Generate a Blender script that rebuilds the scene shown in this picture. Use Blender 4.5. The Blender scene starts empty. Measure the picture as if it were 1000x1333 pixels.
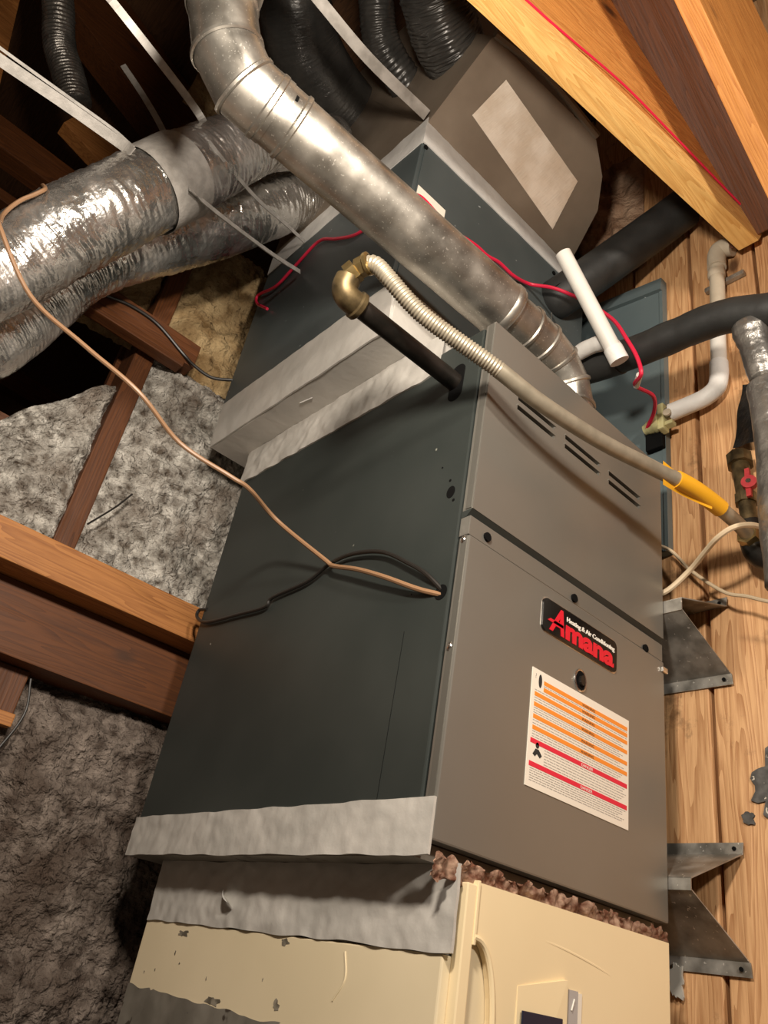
import bpy, bmesh, math, random
from mathutils import Vector, Matrix, noise
random.seed(7)
scn = bpy.context.scene
COL = scn.collection
# ------------------------------------------------------------------ camera
cam_d = bpy.data.cameras.new('camera'); cam = bpy.data.objects.new('camera', cam_d); COL.objects.link(cam)
cam_d.sensor_fit = 'VERTICAL'; cam_d.sensor_height = 36.0; cam_d.lens = 1040.08/1333*36; cam_d.clip_start = .02
right = Vector((0.72538337, -0.66874402, 0.16309632)); down = Vector((0.45790078, 0.29188825, -0.83971907)); fwd = Vector((0.51395121, 0.68380018, 0.51794929))
mw = Matrix((right, -down, -fwd)).transposed().to_4x4(); mw.translation = (-0.82229, -0.84397, -0.20267)
cam.matrix_world = mw
scn.camera = cam
# ------------------------------------------------------------------ world, lamp, exposure
world = bpy.data.worlds.new('world'); scn.world = world; world.use_nodes = True
world.node_tree.nodes['Background'].inputs[0].default_value = (1.0, .80, .58, 1)
world.node_tree.nodes['Background'].inputs[1].default_value = .022
ld = bpy.data.lights.new('attic_bulb', 'POINT'); ld.energy = 66; ld.color = (1.0, .88, .745); ld.shadow_soft_size = .07
lo = bpy.data.objects.new('attic_bulb', ld); COL.objects.link(lo); lo.location = (-.80, -.55, .84)
ld2 = bpy.data.lights.new('front_fill', 'POINT'); ld2.energy = 170; ld2.color = (1.0, .89, .77); ld2.shadow_soft_size = .12  # added fill lamp behind the camera, brightens the lower front
lo2 = bpy.data.objects.new('front_fill', ld2); COL.objects.link(lo2); lo2.location = (-1.0, -2.5, 1.25)
vs = scn.view_settings; vs.view_transform = 'Standard'; vs.look = 'None'; vs.gamma = 1; vs.exposure = .36; vs.use_curve_mapping = False

# ------------------------------------------------------------------ materials
def nodes(name):
    m = bpy.data.materials.new(name); m.use_nodes = True
    nt = m.node_tree; b = nt.nodes['Principled BSDF']
    return m, nt, b
def L(nt, a, b): nt.links.new(a, b)
def mat(name, c1, c2=None, scale=6, stretch=(1, 1, 1), lo=.38, hi=.64, rough=.5, metal=0, bump=0, bscale=60, bdist=.004,
        bstretch=(1, 1, 1), detail=5, speck=None, sscale=90, sth=.73, sw=.03, rough2=None, spec=.5, distort=0):
    m, nt, b = nodes(name)
    tc = nt.nodes.new('ShaderNodeTexCoord')
    b.inputs['Base Color'].default_value = (*c1, 1); b.inputs['Roughness'].default_value = rough
    b.inputs['Metallic'].default_value = metal; b.inputs['Specular IOR Level'].default_value = spec
    col = None
    if c2:
        mp = nt.nodes.new('ShaderNodeMapping'); mp.inputs['Scale'].default_value = stretch; L(nt, tc.outputs['Object'], mp.inputs[0])
        n = nt.nodes.new('ShaderNodeTexNoise'); n.inputs['Scale'].default_value = scale; n.inputs['Detail'].default_value = detail
        n.inputs['Distortion'].default_value = distort
        L(nt, mp.outputs[0], n.inputs[0])
        r = nt.nodes.new('ShaderNodeValToRGB'); r.color_ramp.elements[0].position = lo; r.color_ramp.elements[1].position = hi
        r.color_ramp.elements[0].color = (*c1, 1); r.color_ramp.elements[1].color = (*c2, 1)
        L(nt, n.outputs[0], r.inputs[0]); col = r.outputs[0]
        if rough2 is not None:
            mr = nt.nodes.new('ShaderNodeMapRange'); mr.inputs[1].default_value = lo; mr.inputs[2].default_value = hi
            mr.inputs[3].default_value = rough; mr.inputs[4].default_value = rough2
            L(nt, n.outputs[0], mr.inputs[0]); L(nt, mr.outputs[0], b.inputs['Roughness'])
    if speck:
        n2 = nt.nodes.new('ShaderNodeTexNoise'); n2.inputs['Scale'].default_value = sscale; n2.inputs['Detail'].default_value = 2
        L(nt, tc.outputs['Object'], n2.inputs[0])
        mr = nt.nodes.new('ShaderNodeMapRange'); mr.inputs[1].default_value = sth; mr.inputs[2].default_value = sth+sw
        L(nt, n2.outputs[0], mr.inputs[0])
        mx = nt.nodes.new('ShaderNodeMixRGB'); mx.inputs[2].default_value = (*speck, 1)
        L(nt, mr.outputs[0], mx.inputs[0])
        if col: L(nt, col, mx.inputs[1])
        else: mx.inputs[1].default_value = (*c1, 1)
        col = mx.outputs[0]
    if col: L(nt, col, b.inputs['Base Color'])
    if bump:
        mp2 = nt.nodes.new('ShaderNodeMapping'); mp2.inputs['Scale'].default_value = bstretch; L(nt, tc.outputs['Object'], mp2.inputs[0])
        n3 = nt.nodes.new('ShaderNodeTexNoise'); n3.inputs['Scale'].default_value = bscale; n3.inputs['Detail'].default_value = 5
        L(nt, mp2.outputs[0], n3.inputs[0])
        bp = nt.nodes.new('ShaderNodeBump'); bp.inputs['Strength'].default_value = bump; bp.inputs['Distance'].default_value = bdist
        L(nt, n3.outputs[0], bp.inputs['Height']); L(nt, bp.outputs[0], b.inputs['Normal'])
    return m
def wood(name, c1, c2, axis=2, knot=(.05, .018, .006), gs=1.0, rough=.62, dirt=0, rings=26):
    """pine: stretched noise for grain, distorted bands for the growth rings, a few knots"""
    m, nt, b = nodes(name); b.inputs['Roughness'].default_value = rough
    tc = nt.nodes.new('ShaderNodeTexCoord'); mp = nt.nodes.new('ShaderNodeMapping')
    s = [1.0, 1.0, 1.0]; s[axis] = .07; mp.inputs['Scale'].default_value = s
    L(nt, tc.outputs['Object'], mp.inputs[0])
    n = nt.nodes.new('ShaderNodeTexNoise'); n.inputs['Scale'].default_value = 9*gs; n.inputs['Detail'].default_value = 3
    L(nt, mp.outputs[0], n.inputs[0])
    ml = nt.nodes.new('ShaderNodeMath'); ml.operation = 'MULTIPLY'; ml.inputs[1].default_value = rings; L(nt, n.outputs[0], ml.inputs[0])
    fr = nt.nodes.new('ShaderNodeMath'); fr.operation = 'FRACT'; L(nt, ml.outputs[0], fr.inputs[0])
    n2 = nt.nodes.new('ShaderNodeTexNoise'); n2.inputs['Scale'].default_value = 160*gs; n2.inputs['Detail'].default_value = 3
    L(nt, mp.outputs[0], n2.inputs[0])
    mx0 = nt.nodes.new('ShaderNodeMath'); mx0.operation = 'MULTIPLY_ADD'; mx0.inputs[1].default_value = .55
    L(nt, fr.outputs[0], mx0.inputs[0]); L(nt, n2.outputs[0], mx0.inputs[2])
    r = nt.nodes.new('ShaderNodeValToRGB'); r.color_ramp.elements[0].position = .35; r.color_ramp.elements[1].position = 1.05
    r.color_ramp.elements[0].color = (*c1, 1); r.color_ramp.elements[1].color = (*c2, 1); L(nt, mx0.outputs[0], r.inputs[0])
    mpk = nt.nodes.new('ShaderNodeMapping'); sk = [1, 1, 1]; sk[axis] = .55; mpk.inputs['Scale'].default_value = sk
    L(nt, tc.outputs['Object'], mpk.inputs[0])
    v = nt.nodes.new('ShaderNodeTexVoronoi'); v.inputs['Scale'].default_value = 5.5; L(nt, mpk.outputs[0], v.inputs[0])
    kr = nt.nodes.new('ShaderNodeMapRange'); kr.inputs[1].default_value = .05; kr.inputs[2].default_value = .13
    kr.inputs[3].default_value = .85; kr.inputs[4].default_value = 0; L(nt, v.outputs['Distance'], kr.inputs[0])
    mx = nt.nodes.new('ShaderNodeMixRGB'); L(nt, kr.outputs[0], mx.inputs[0]); L(nt, r.outputs[0], mx.inputs[1]); mx.inputs[2].default_value = (*knot, 1)
    out = mx.outputs[0]
    if dirt:
        n4 = nt.nodes.new('ShaderNodeTexNoise'); n4.inputs['Scale'].default_value = 7; n4.inputs['Detail'].default_value = 9; n4.inputs['Roughness'].default_value = .7
        L(nt, tc.outputs['Object'], n4.inputs[0])
        dr = nt.nodes.new('ShaderNodeMapRange'); dr.inputs[1].default_value = .58; dr.inputs[2].default_value = .68; dr.inputs[4].default_value = dirt
        L(nt, n4.outputs[0], dr.inputs[0])
        m2 = nt.nodes.new('ShaderNodeMixRGB'); m2.inputs[2].default_value = (.07, .035, .015, 1); L(nt, dr.outputs[0], m2.inputs[0]); L(nt, out, m2.inputs[1]); out = m2.outputs[0]
    L(nt, out, b.inputs['Base Color'])
    bp = nt.nodes.new('ShaderNodeBump'); bp.inputs['Strength'].default_value = .35; bp.inputs['Distance'].default_value = .003
    L(nt, mx0.outputs[0], bp.inputs['Height']); L(nt, bp.outputs[0], b.inputs['Normal'])
    return m
K = {}
K['cab'] = mat('dark_cabinet_paint', (.023, .029, .027), (.034, .040, .037), scale=3, rough=.48, speck=(.30, .30, .26), sscale=34, sth=.775, spec=.4)
K['coilpaint'] = mat('coil_cabinet_paint', (.050, .062, .063), (.075, .088, .089), scale=2.5, rough=.45, speck=(.32, .34, .34), sscale=46, sth=.74, spec=.45)
K['teal'] = mat('blue_grey_sheet_paint', (.10, .135, .145), (.13, .165, .17), scale=3, rough=.42, speck=(.45, .48, .48), sscale=40, sth=.76)
K['door'] = mat('satin_door_paint', (.230, .221, .196), (.257, .247, .220), scale=2, rough=.30, rough2=.38, metal=.55, spec=.5)
K['dooredge'] = mat('door_edge_paint', (.14, .135, .118), rough=.4, metal=.4)
K['black'] = mat('black_void', (.004, .004, .004), rough=.9, spec=.1)
K['bplate'] = mat('gloss_black_badge', (.006, .006, .006), rough=.16)
K['red'] = mat('badge_red', (.66, .010, .028), rough=.35)
K['vred'] = mat('faded_red_lever', (.42, .02, .03), (.50, .05, .05), scale=40, rough=.5)
K['white'] = mat('print_white', (.78, .75, .68), rough=.6)
K['chrome'] = mat('chrome', (.75, .73, .70), rough=.2, metal=1)
K['paper'] = mat('label_paper', (.80, .74, .64), rough=.55)
K['orange'] = mat('label_orange', (.85, .27, .03), rough=.55)
K['lred'] = mat('label_red', (.70, .02, .05), rough=.55)
K['ink'] = mat('label_ink', (.36, .33, .30), rough=.7)
K['inkk'] = mat('label_black_ink', (.02, .02, .02), rough=.7)
K['tape'] = mat('foil_tape_grey', (.47, .455, .42), (.55, .53, .49), scale=9, rough=.45, metal=.12, bump=.35, bscale=35, bdist=.004)
K['tape2'] = mat('foil_tape_pale', (.56, .55, .53), (.66, .65, .62), scale=10, rough=.45, metal=.12, bump=.4, bscale=40, bdist=.004)
K['galv'] = mat('galvanized_pipe', (.29, .27, .235), (.58, .55, .49), scale=15, rough=.30, rough2=.46, metal=.9, speck=(.72, .69, .62), sscale=210, sth=.655, lo=.3, hi=.72, bump=.1, bscale=12, bdist=.006)
K['zinc'] = mat('galvanized_bracket', (.26, .245, .215), (.46, .44, .40), scale=22, rough=.38, rough2=.55, metal=.75, speck=(.75, .72, .66), sscale=110, sth=.68)
K['foil'] = mat('crinkled_foil', (.50, .485, .455), (.74, .72, .69), scale=9, rough=.17, rough2=.38, metal=.88, bump=.5, bscale=34, bdist=.012)
K['dullfoil'] = mat('dull_foil_tape', (.20, .19, .175), (.34, .325, .30), scale=16, rough=.34, metal=.75, bump=.5, bscale=40, bdist=.01)
K['foildark'] = mat('dark_duct_film', (.030, .029, .027), (.060, .057, .052), scale=8, rough=.30, metal=.1, bump=.25, bscale=20, bdist=.012)
K['board'] = mat('duct_board_facing', (.19, .150, .112), (.25, .203, .155), scale=5, rough=.5, metal=.25, bump=.2, bscale=14, bdist=.006)
K['patch'] = mat('bright_foil_patch', (.76, .66, .54), (.92, .84, .73), scale=14, rough=.32, metal=.25, bump=.1, bscale=70, bdist=.004, bstretch=(.3, 1.6, 1))
K['strap'] = mat('strap_metal', (.30, .285, .26), (.46, .44, .41), scale=25, rough=.5, metal=.5)
K['strapw'] = mat('strap_woven', (.33, .315, .29), (.44, .42, .39), scale=40, rough=.6, bump=.3, bscale=160)
K['iron'] = mat('black_iron', (.012, .011, .009), (.030, .024, .020), scale=20, rough=.4, metal=.5, speck=(.22, .19, .15), sscale=60, sth=.74)
K['brass'] = mat('aged_brass', (.34, .235, .09), (.50, .38, .18), scale=30, rough=.3, metal=.9)
K['bronze'] = mat('weathered_bronze', (.055, .040, .020), (.20, .145, .07), scale=28, rough=.45, metal=.7)
K['flexg'] = mat('coated_gas_connector', (.30, .265, .20), (.38, .335, .255), scale=30, rough=.42, metal=.45)
K['yellow'] = mat('yellow_sleeve', (.78, .38, .015), rough=.45)
K['foam'] = mat('black_pipe_foam', (.014, .0145, .014), (.026, .027, .026), scale=12, rough=.55, bump=.25, bscale=30, bdist=.005)
K['pvc'] = mat('white_pvc', (.66, .64, .59), (.74, .72, .67), scale=10, rough=.38)
K['pvcold'] = mat('grey_pvc', (.42, .36, .27), (.52, .46, .36), scale=12, rough=.5)
K['wrap'] = mat('white_wrap', (.70, .69, .66), (.78, .77, .74), scale=20, rough=.5, bump=.5, bscale=50, bdist=.004)
K['cream'] = mat('cream_paint', (.68, .58, .39), (.76, .65, .45), scale=2.4, rough=.42, speck=(.10, .08, .055), sscale=22, sth=.765)
K['creamf'] = mat('cream_door_paint', (.80, .655, .41), (.86, .715, .46), scale=2, rough=.40)
K['grime'] = mat('dark_grime', (.10, .085, .06), (.26, .23, .18), scale=40, rough=.7, lo=.42, hi=.58)
K['navy'] = mat('dark_blue_panel', (.008, .012, .035), rough=.35)
K['greyp'] = mat('grey_plate', (.42, .40, .39), rough=.45)
K['fluff'] = mat('pink_brown_fibre', (.22, .085, .045), (.62, .42, .30), scale=60, rough=.8, bump=.6, bscale=90, bdist=.006)
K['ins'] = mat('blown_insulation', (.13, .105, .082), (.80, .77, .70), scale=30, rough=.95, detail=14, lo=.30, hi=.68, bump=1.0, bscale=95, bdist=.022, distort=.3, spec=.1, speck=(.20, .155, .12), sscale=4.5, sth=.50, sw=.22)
K['insb'] = mat('brown_insulation', (.065, .047, .037), (.36, .30, .255), scale=26, rough=.95, detail=14, lo=.30, hi=.72, bump=1.0, bscale=95, bdist=.022, distort=.3, spec=.1, speck=(.10, .072, .056), sscale=4.5, sth=.48, sw=.22)  # darker, browner insulation colours for the panels below the header board
K['insy'] = mat('fibreglass_batt', (.20, .125, .055), (.50, .37, .20), scale=11, rough=.95, detail=10, lo=.34, hi=.68, bump=.9, bscale=60, bdist=.02, distort=.5, spec=.1)
K['insp'] = mat('pink_tan_batt', (.24, .14, .085), (.46, .32, .22), scale=12, rough=.95, detail=8, bump=.8, bscale=50, bdist=.02, spec=.1)
K['rubber'] = mat('black_rag', (.010, .010, .010), (.022, .022, .021), scale=20, rough=.35, bump=.5, bscale=40, bdist=.01)
K['wbrown'] = mat('brown_cable', (.30, .17, .09), rough=.45)
K['wblack'] = mat('black_cable', (.016, .014, .012), rough=.4)
K['wgrey'] = mat('grey_cable', (.16, .15, .13), rough=.45)
K['wred'] = mat('red_cable', (.62, .015, .055), rough=.4)
K['wcream'] = mat('cream_cable', (.62, .50, .34), rough=.45)
K['olive'] = mat('pale_olive_plastic', (.50, .47, .24), rough=.45)
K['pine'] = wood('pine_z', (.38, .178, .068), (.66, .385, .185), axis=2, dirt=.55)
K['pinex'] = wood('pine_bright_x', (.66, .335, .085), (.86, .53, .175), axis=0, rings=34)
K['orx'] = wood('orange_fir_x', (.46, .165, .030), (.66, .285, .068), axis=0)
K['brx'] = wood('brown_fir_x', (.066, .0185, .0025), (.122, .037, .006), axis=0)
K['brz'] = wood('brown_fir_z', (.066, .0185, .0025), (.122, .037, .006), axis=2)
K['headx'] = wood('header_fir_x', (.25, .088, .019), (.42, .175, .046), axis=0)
K['deck'] = wood('roof_board_y', (.060, .026, .010), (.12, .055, .022), axis=1)
K['conc'] = mat('grey_concrete', (.18, .165, .145), (.26, .24, .21), scale=6, rough=.85, bump=.3)
K['oldmet'] = mat('old_grey_duct', (.20, .185, .155), (.30, .28, .24), scale=12, rough=.5, metal=.4, speck=(.08, .065, .05), sscale=26, sth=.66)
K['tar'] = mat('grey_splatter', (.055, .052, .048), (.11, .105, .098), scale=60, rough=.7, speck=(.55, .5, .42), sscale=80, sth=.66)
K['putty'] = mat('grey_putty', (.42, .41, .37), rough=.7)

# ------------------------------------------------------------------ object helpers
WL = {}
def thing(name, label, cat, base, group=None):
    o = bpy.data.objects.new(name, None); COL.objects.link(o); o.location = base; o.empty_display_size = .05
    o['label'] = label; o['category'] = cat
    if group: o['group'] = group
    WL[o.name] = Vector(base); return o
def obj(name, bm, m, parent=None, smooth=False, label=None, cat=None, group=None, kind=None, sharp=35, weld=False):
    if weld: bmesh.ops.remove_doubles(bm, verts=bm.verts, dist=1e-5)
    bmesh.ops.recalc_face_normals(bm, faces=bm.faces)
    if parent is not None: base = WL[parent.name]
    else:
        xs = [v.co for v in bm.verts]
        base = Vector(((min(v.x for v in xs)+max(v.x for v in xs))/2, (min(v.y for v in xs)+max(v.y for v in xs))/2, min(v.z for v in xs)))
    for v in bm.verts: v.co -= base
    me = bpy.data.meshes.new(name); bm.to_mesh(me); bm.free()
    for mm in (m if isinstance(m, (list, tuple)) else [m]): me.materials.append(K[mm])
    if smooth:
        me.shade_smooth()
        me.set_sharp_from_angle(angle=math.radians(sharp))
    o = bpy.data.objects.new(name, me); COL.objects.link(o)
    if parent is not None: o.parent = parent
    else: o.location = base
    WL[o.name] = base.copy()
    if label: o['label'] = label
    if cat: o['category'] = cat
    if group: o['group'] = group
    if kind: o['kind'] = kind
    return o
def box(bm, lo, hi, bev=0):
    x0, y0, z0 = lo; x1, y1, z1 = hi
    return hexa(bm, [(x0,y0,z0),(x1,y0,z0),(x1,y1,z0),(x0,y1,z0),(x0,y0,z1),(x1,y0,z1),(x1,y1,z1),(x0,y1,z1)], bev)
def hexa(bm, p, bev=0):
    v = [bm.verts.new(Vector(q)) for q in p]; fs = []
    for f in ((0,3,2,1),(4,5,6,7),(0,1,5,4),(1,2,6,5),(2,3,7,6),(3,0,4,7)): fs.append(bm.faces.new([v[i] for i in f]))
    if bev:
        es = list({e for f in fs for e in f.edges})
        bmesh.ops.bevel(bm, geom=es, offset=bev, segments=2, affect='EDGES', profile=.6)
    return fs
def prism(bm, poly, vec):
    """polygon (list of 3D points) pushed along vec"""
    vec = Vector(vec); a = [bm.verts.new(Vector(p)) for p in poly]; b = [bm.verts.new(Vector(p)+vec) for p in poly]; n = len(a)
    bm.faces.new(a); bm.faces.new(b[::-1])
    for i in range(n): bm.faces.new((a[i], b[i], b[(i+1) % n], a[(i+1) % n]))
def beam(bm, A, B, w, h, side=None, bev=.003):
    A, B = Vector(A), Vector(B); d = (B-A).normalized(); up = Vector(side) if side else Vector((0, 0, 1))
    s = d.cross(up).normalized(); u = s.cross(d).normalized()
    q = []
    for P in (A, B):
        for a, b in ((-1,-1),(1,-1),(1,1),(-1,1)): q.append(P+s*(a*w/2)+u*(b*h/2))
    hexa(bm, q, bev)
def smooth(pts, k=8):
    P = [Vector(p) for p in pts]; P = [P[0]*2-P[1]]+P+[P[-1]*2-P[-2]]; out = []
    for i in range(1, len(P)-2):
        a, b, c, d = P[i-1], P[i], P[i+1], P[i+2]
        for j in range(k):
            t = j/k
            out.append(.5*((2*b)+(c-a)*t+(2*a-5*b+4*c-d)*t*t+(3*b-a-3*c+d)*t**3))
    out.append(P[-2]); return out
def tube(bm, pts, r, n=16, cap=True, rf=None, up=None):
    P = [Vector(p) for p in pts]; rings = []; m = len(P)
    T = [((P[min(i+1, m-1)]-P[max(i-1, 0)]).normalized()) for i in range(m)]
    u = Vector(up) if up else (Vector((0, 0, 1)) if abs(T[0].z) < .9 else Vector((1, 0, 0)))
    for i in range(m):
        u = (u-T[i]*u.dot(T[i])).normalized(); w = T[i].cross(u)
        ring = []
        for k in range(n):
            a = 2*math.pi*k/n; rr = (r(i/(m-1)) if callable(r) else r)
            if rf: rr *= rf(i, a, P[i])
            ring.append(bm.verts.new(P[i]+(u*math.cos(a)+w*math.sin(a))*rr))
        rings.append(ring)
    for i in range(m-1):
        for k in range(n):
            bm.faces.new((rings[i][k], rings[i][(k+1) % n], rings[i+1][(k+1) % n], rings[i+1][k]))
    if cap: bm.faces.new(rings[0][::-1]); bm.faces.new(rings[-1])
    return rings
def ringband(bm, P, d, r, w, t, n=28):
    """a raised bead or clamp round a pipe at P with axis d"""
    P, d = Vector(P), Vector(d).normalized()
    tube(bm, [P-d*w/2, P-d*w*.25, P+d*w*.25, P+d*w/2], lambda s: r+(t if .2 < s < .8 else 0), n, cap=False)
def grid_face(bm, p00, p10, p11, p01, nu, nv, fn=None):
    p00, p10, p11, p01 = map(Vector, (p00, p10, p11, p01)); V = []
    nrm = (p10-p00).cross(p01-p00).normalized()
    for j in range(nv+1):
        row = []
        for i in range(nu+1):
            u, v = i/nu, j/nv
            q = p00*(1-u)*(1-v)+p10*u*(1-v)+p11*u*v+p01*(1-u)*v
            if fn: q = q+nrm*fn(u, v, q)
            row.append(bm.verts.new(q))
        V.append(row)
    for j in range(nv):
        for i in range(nu): bm.faces.new((V[j][i], V[j][i+1], V[j+1][i+1], V[j+1][i]))
    return V
def tape(bm, p00, p10, p11, p01, nu=40, nv=8, amp=.0016, th=.0015, edge=0.0):
    """wrinkled tape sheet with a small thickness standing off the surface along its normal"""
    def f(u, v, q):
        return th+amp*(noise.noise(q*22)+.6*noise.noise(q*55))
    V = grid_face(bm, p00, p10, p11, p01, nu, nv, f)
    p00, p10, p11, p01 = map(Vector, (p00, p10, p11, p01)); nrm = (p10-p00).cross(p01-p00).normalized()
    if edge:
        ax = (p01-p00).normalized()
        for i, v in enumerate(V[-1]): v.co += ax*edge*noise.noise(v.co*16)
        for i, v in enumerate(V[0]): v.co += ax*edge*noise.noise(v.co*16+Vector((5, 1, 2)))
    loop = V[0]+[r[-1] for r in V[1:]]+V[-1][-2::-1]+[r[0] for r in V[-2:0:-1]]
    back = [bm.verts.new(v.co-nrm*(th+.0022)) for v in loop]; n = len(loop)
    for i in range(n): bm.faces.new((loop[i], loop[(i+1) % n], back[(i+1) % n], back[i]))
def disc(bm, P, nrm, r, th, n=16, sy=1.0, upv=(0, 0, 1)):
    P, d = Vector(P), Vector(nrm).normalized(); u = Vector(upv); u = (u-d*u.dot(d)).normalized(); w = d.cross(u)
    prism(bm, [P+u*math.cos(2*math.pi*k/n)*r*sy+w*math.sin(2*math.pi*k/n)*r for k in range(n)], d*th)
def copy_mesh(o, parent, delta):
    c = o.copy(); COL.objects.link(c); c.parent = parent; c.location = o.location+Vector(delta)
    WL[c.name] = WL[o.name]+Vector(delta) if parent is None else WL[parent.name]; return c
def text_bm(txt, size, bold=0.0, extr=.0006, sx=1.0):
    cu = bpy.data.curves.new('txt', 'FONT'); cu.body = txt; cu.size = size; cu.offset = bold; cu.extrude = extr; cu.align_x = 'LEFT'
    o = bpy.data.objects.new('txt', cu); COL.objects.link(o)
    bpy.context.view_layer.update()
    me = bpy.data.meshes.new_from_object(o.evaluated_get(bpy.context.evaluated_depsgraph_get()))
    bpy.data.objects.remove(o); bm = bmesh.new(); bm.from_mesh(me); bpy.data.meshes.remove(me)
    for v in bm.verts: v.co.x *= sx
    return bm
def front_text(bm, x, y, z, slant=0):
    """stand text up on a plane facing -y, lower left corner at x,z"""
    for v in bm.verts: v.co = Vector((x+v.co.x+slant*v.co.y, y-v.co.z, z+v.co.y))
    return bm
nz = lambda q, s: noise.noise(Vector(q)*s)
def B(): return bmesh.new()

# ================================================================== SETTING
bm = B(); box(bm, (-4, -4, -1.85), (2.2, 4.2, -1.75)); obj('floor', bm, 'conc', kind='structure')
bm = B(); hexa(bm, [(-4,-4,4.9),(.95,-4,2.9),(.95,4.2,2.9),(-4,4.2,4.9),(-4,-4,4.95),(.95,-4,2.95),(.95,4.2,2.95),(-4,4.2,4.95)])
obj('ceiling', bm, 'deck', kind='structure')
bm = B(); box(bm, (-4, 4.0, -1.75), (2.2, 4.1, 4.9)); obj('wall_far', bm, 'deck', kind='structure')
bm = B(); box(bm, (.80, -3.2, -1.75), (.84, 4.0, 2.95)); wr = obj('wall_right', bm, 'brz', kind='structure')
seams = [-.605, -.405, -.215, -.025, .165, .35, .54]
for i in range(len(seams)-1):
    bm = B(); g = .0050; dx = random.uniform(-.003, .003)
    zs = [-1.75, 3.0] if i % 2 else [-1.75, 2.0, 3.0]
    for a, b in zip(zs[:-1], zs[1:]): box(bm, (.752+dx, seams[i]+g, a), (.80, seams[i+1]-g, b-.002), .004)
    obj('plank', bm, 'pine', wr)
# back stud wall
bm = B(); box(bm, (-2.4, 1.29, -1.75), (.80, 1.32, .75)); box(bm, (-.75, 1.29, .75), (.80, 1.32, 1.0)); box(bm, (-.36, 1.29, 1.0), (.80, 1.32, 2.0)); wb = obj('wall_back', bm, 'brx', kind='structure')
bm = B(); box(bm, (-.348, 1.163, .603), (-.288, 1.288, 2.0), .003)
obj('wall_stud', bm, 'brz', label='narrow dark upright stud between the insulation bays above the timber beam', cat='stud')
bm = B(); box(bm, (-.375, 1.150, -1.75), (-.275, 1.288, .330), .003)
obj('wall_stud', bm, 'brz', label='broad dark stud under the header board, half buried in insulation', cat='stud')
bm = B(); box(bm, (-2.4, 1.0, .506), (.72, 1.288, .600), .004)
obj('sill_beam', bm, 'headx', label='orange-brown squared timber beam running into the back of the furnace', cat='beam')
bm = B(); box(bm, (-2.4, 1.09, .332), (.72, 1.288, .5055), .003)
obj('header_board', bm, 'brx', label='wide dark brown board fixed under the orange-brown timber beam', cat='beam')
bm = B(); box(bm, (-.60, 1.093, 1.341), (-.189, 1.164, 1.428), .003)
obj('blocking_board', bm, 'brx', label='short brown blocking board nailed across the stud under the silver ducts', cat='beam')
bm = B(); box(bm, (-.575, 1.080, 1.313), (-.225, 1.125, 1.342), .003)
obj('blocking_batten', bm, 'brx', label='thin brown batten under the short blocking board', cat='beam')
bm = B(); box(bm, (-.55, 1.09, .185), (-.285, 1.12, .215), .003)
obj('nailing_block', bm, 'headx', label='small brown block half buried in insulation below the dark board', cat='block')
def ins_panel(name, x0, x1, z0, z1, y, m, label, nx, nzv, depth=.05, tilt=0, tops=0):
    bm = B(); V = []
    for j in range(nzv+1):
        row = []
        for i in range(nx+1):
            u, v = i/nx, j/nzv; x = x0+(x1-x0)*u; z = z0+(z1-z0)*v
            q = Vector((x, 0, z))
            d = depth*(.55*noise.noise(q*4+Vector((3, 1, 0)))+.4*noise.noise(q*11)+.25*noise.noise(q*27)+.26*abs(noise.noise(q*52))+.24*abs(noise.noise(q*95)))
            e = min(1, min(u, 1-u)*14, min(v, 1-v)*14)
            if tops: z += (tops*noise.noise(Vector((x*9, 2.2, 0)))-(.42*(1-u) if tops > .07 else 0))*v*v
            xx = x+.012*noise.noise(q*14+Vector((9, 9, 9)))*(1 if 1 < i < nx-1 else 2.2)
            row.append(bm.verts.new((xx, y+tilt*v+(1-e)*.05-d, z)))
        V.append(row)
    for j in range(nzv):
        for i in range(nx): bm.faces.new((V[j][i], V[j][i+1], V[j+1][i+1], V[j+1][i]))
    r = V[0][::1]; 
    return obj(name, bm, m, smooth=True, sharp=180, label=label, cat='insulation', kind='stuff')
ins_panel('insulation', -.304, .74, .58, 1.38, 1.155, 'ins', 'grey-white lumpy insulation between the timber beam and the blocking board', 260, 200)
ins_panel('insulation', -.76, -.334, .58, 1.20, 1.165, 'ins', 'grey-white insulation heaped left of the narrow upright stud', 120, 160, tops=.10)
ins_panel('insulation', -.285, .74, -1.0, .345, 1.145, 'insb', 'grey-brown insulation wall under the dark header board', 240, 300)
ins_panel('insulation', -.85, -.25, -1.0, .235, 1.14, 'insb', 'dark grey-brown insulation left of the lower stud', 100, 200, tops=.05)
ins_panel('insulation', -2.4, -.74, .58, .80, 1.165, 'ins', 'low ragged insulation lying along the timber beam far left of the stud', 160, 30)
ins_panel('insulation', -2.4, -.84, -1.0, .35, 1.145, 'insb', 'dark grey-brown insulation wall far left of the lower stud', 160, 120)
ins_panel('fiberglass_batt', -.30, .74, 1.33, 2.0, 1.19, 'insy', 'yellow-brown fibreglass batt behind the coil cabinet', 170, 110)
ins_panel('fiberglass_batt', -.60, -.34, 1.38, 1.95, 1.20, 'insy', 'yellow fibreglass batt tucked above the blocking board', 50, 100)

# ================================================================== FURNACE
W, D, H = .607, .916, 1.0
fu = thing('furnace', 'tall gas furnace with dark grey-green side, two grey-brown doors and a red and black badge', 'furnace', (W/2, D/2, 0))
bm = B(); box(bm, (0, .030, 0), (W, D, H), .004); obj('cabinet', bm, 'cab', fu)
bm = B(); box(bm, (.006, .018, .004), (W-.006, .034, H-.004)); obj('interior_backing', bm, 'black', fu)  # black sheet standing in for the unlit interior behind slots and gaps
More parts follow.
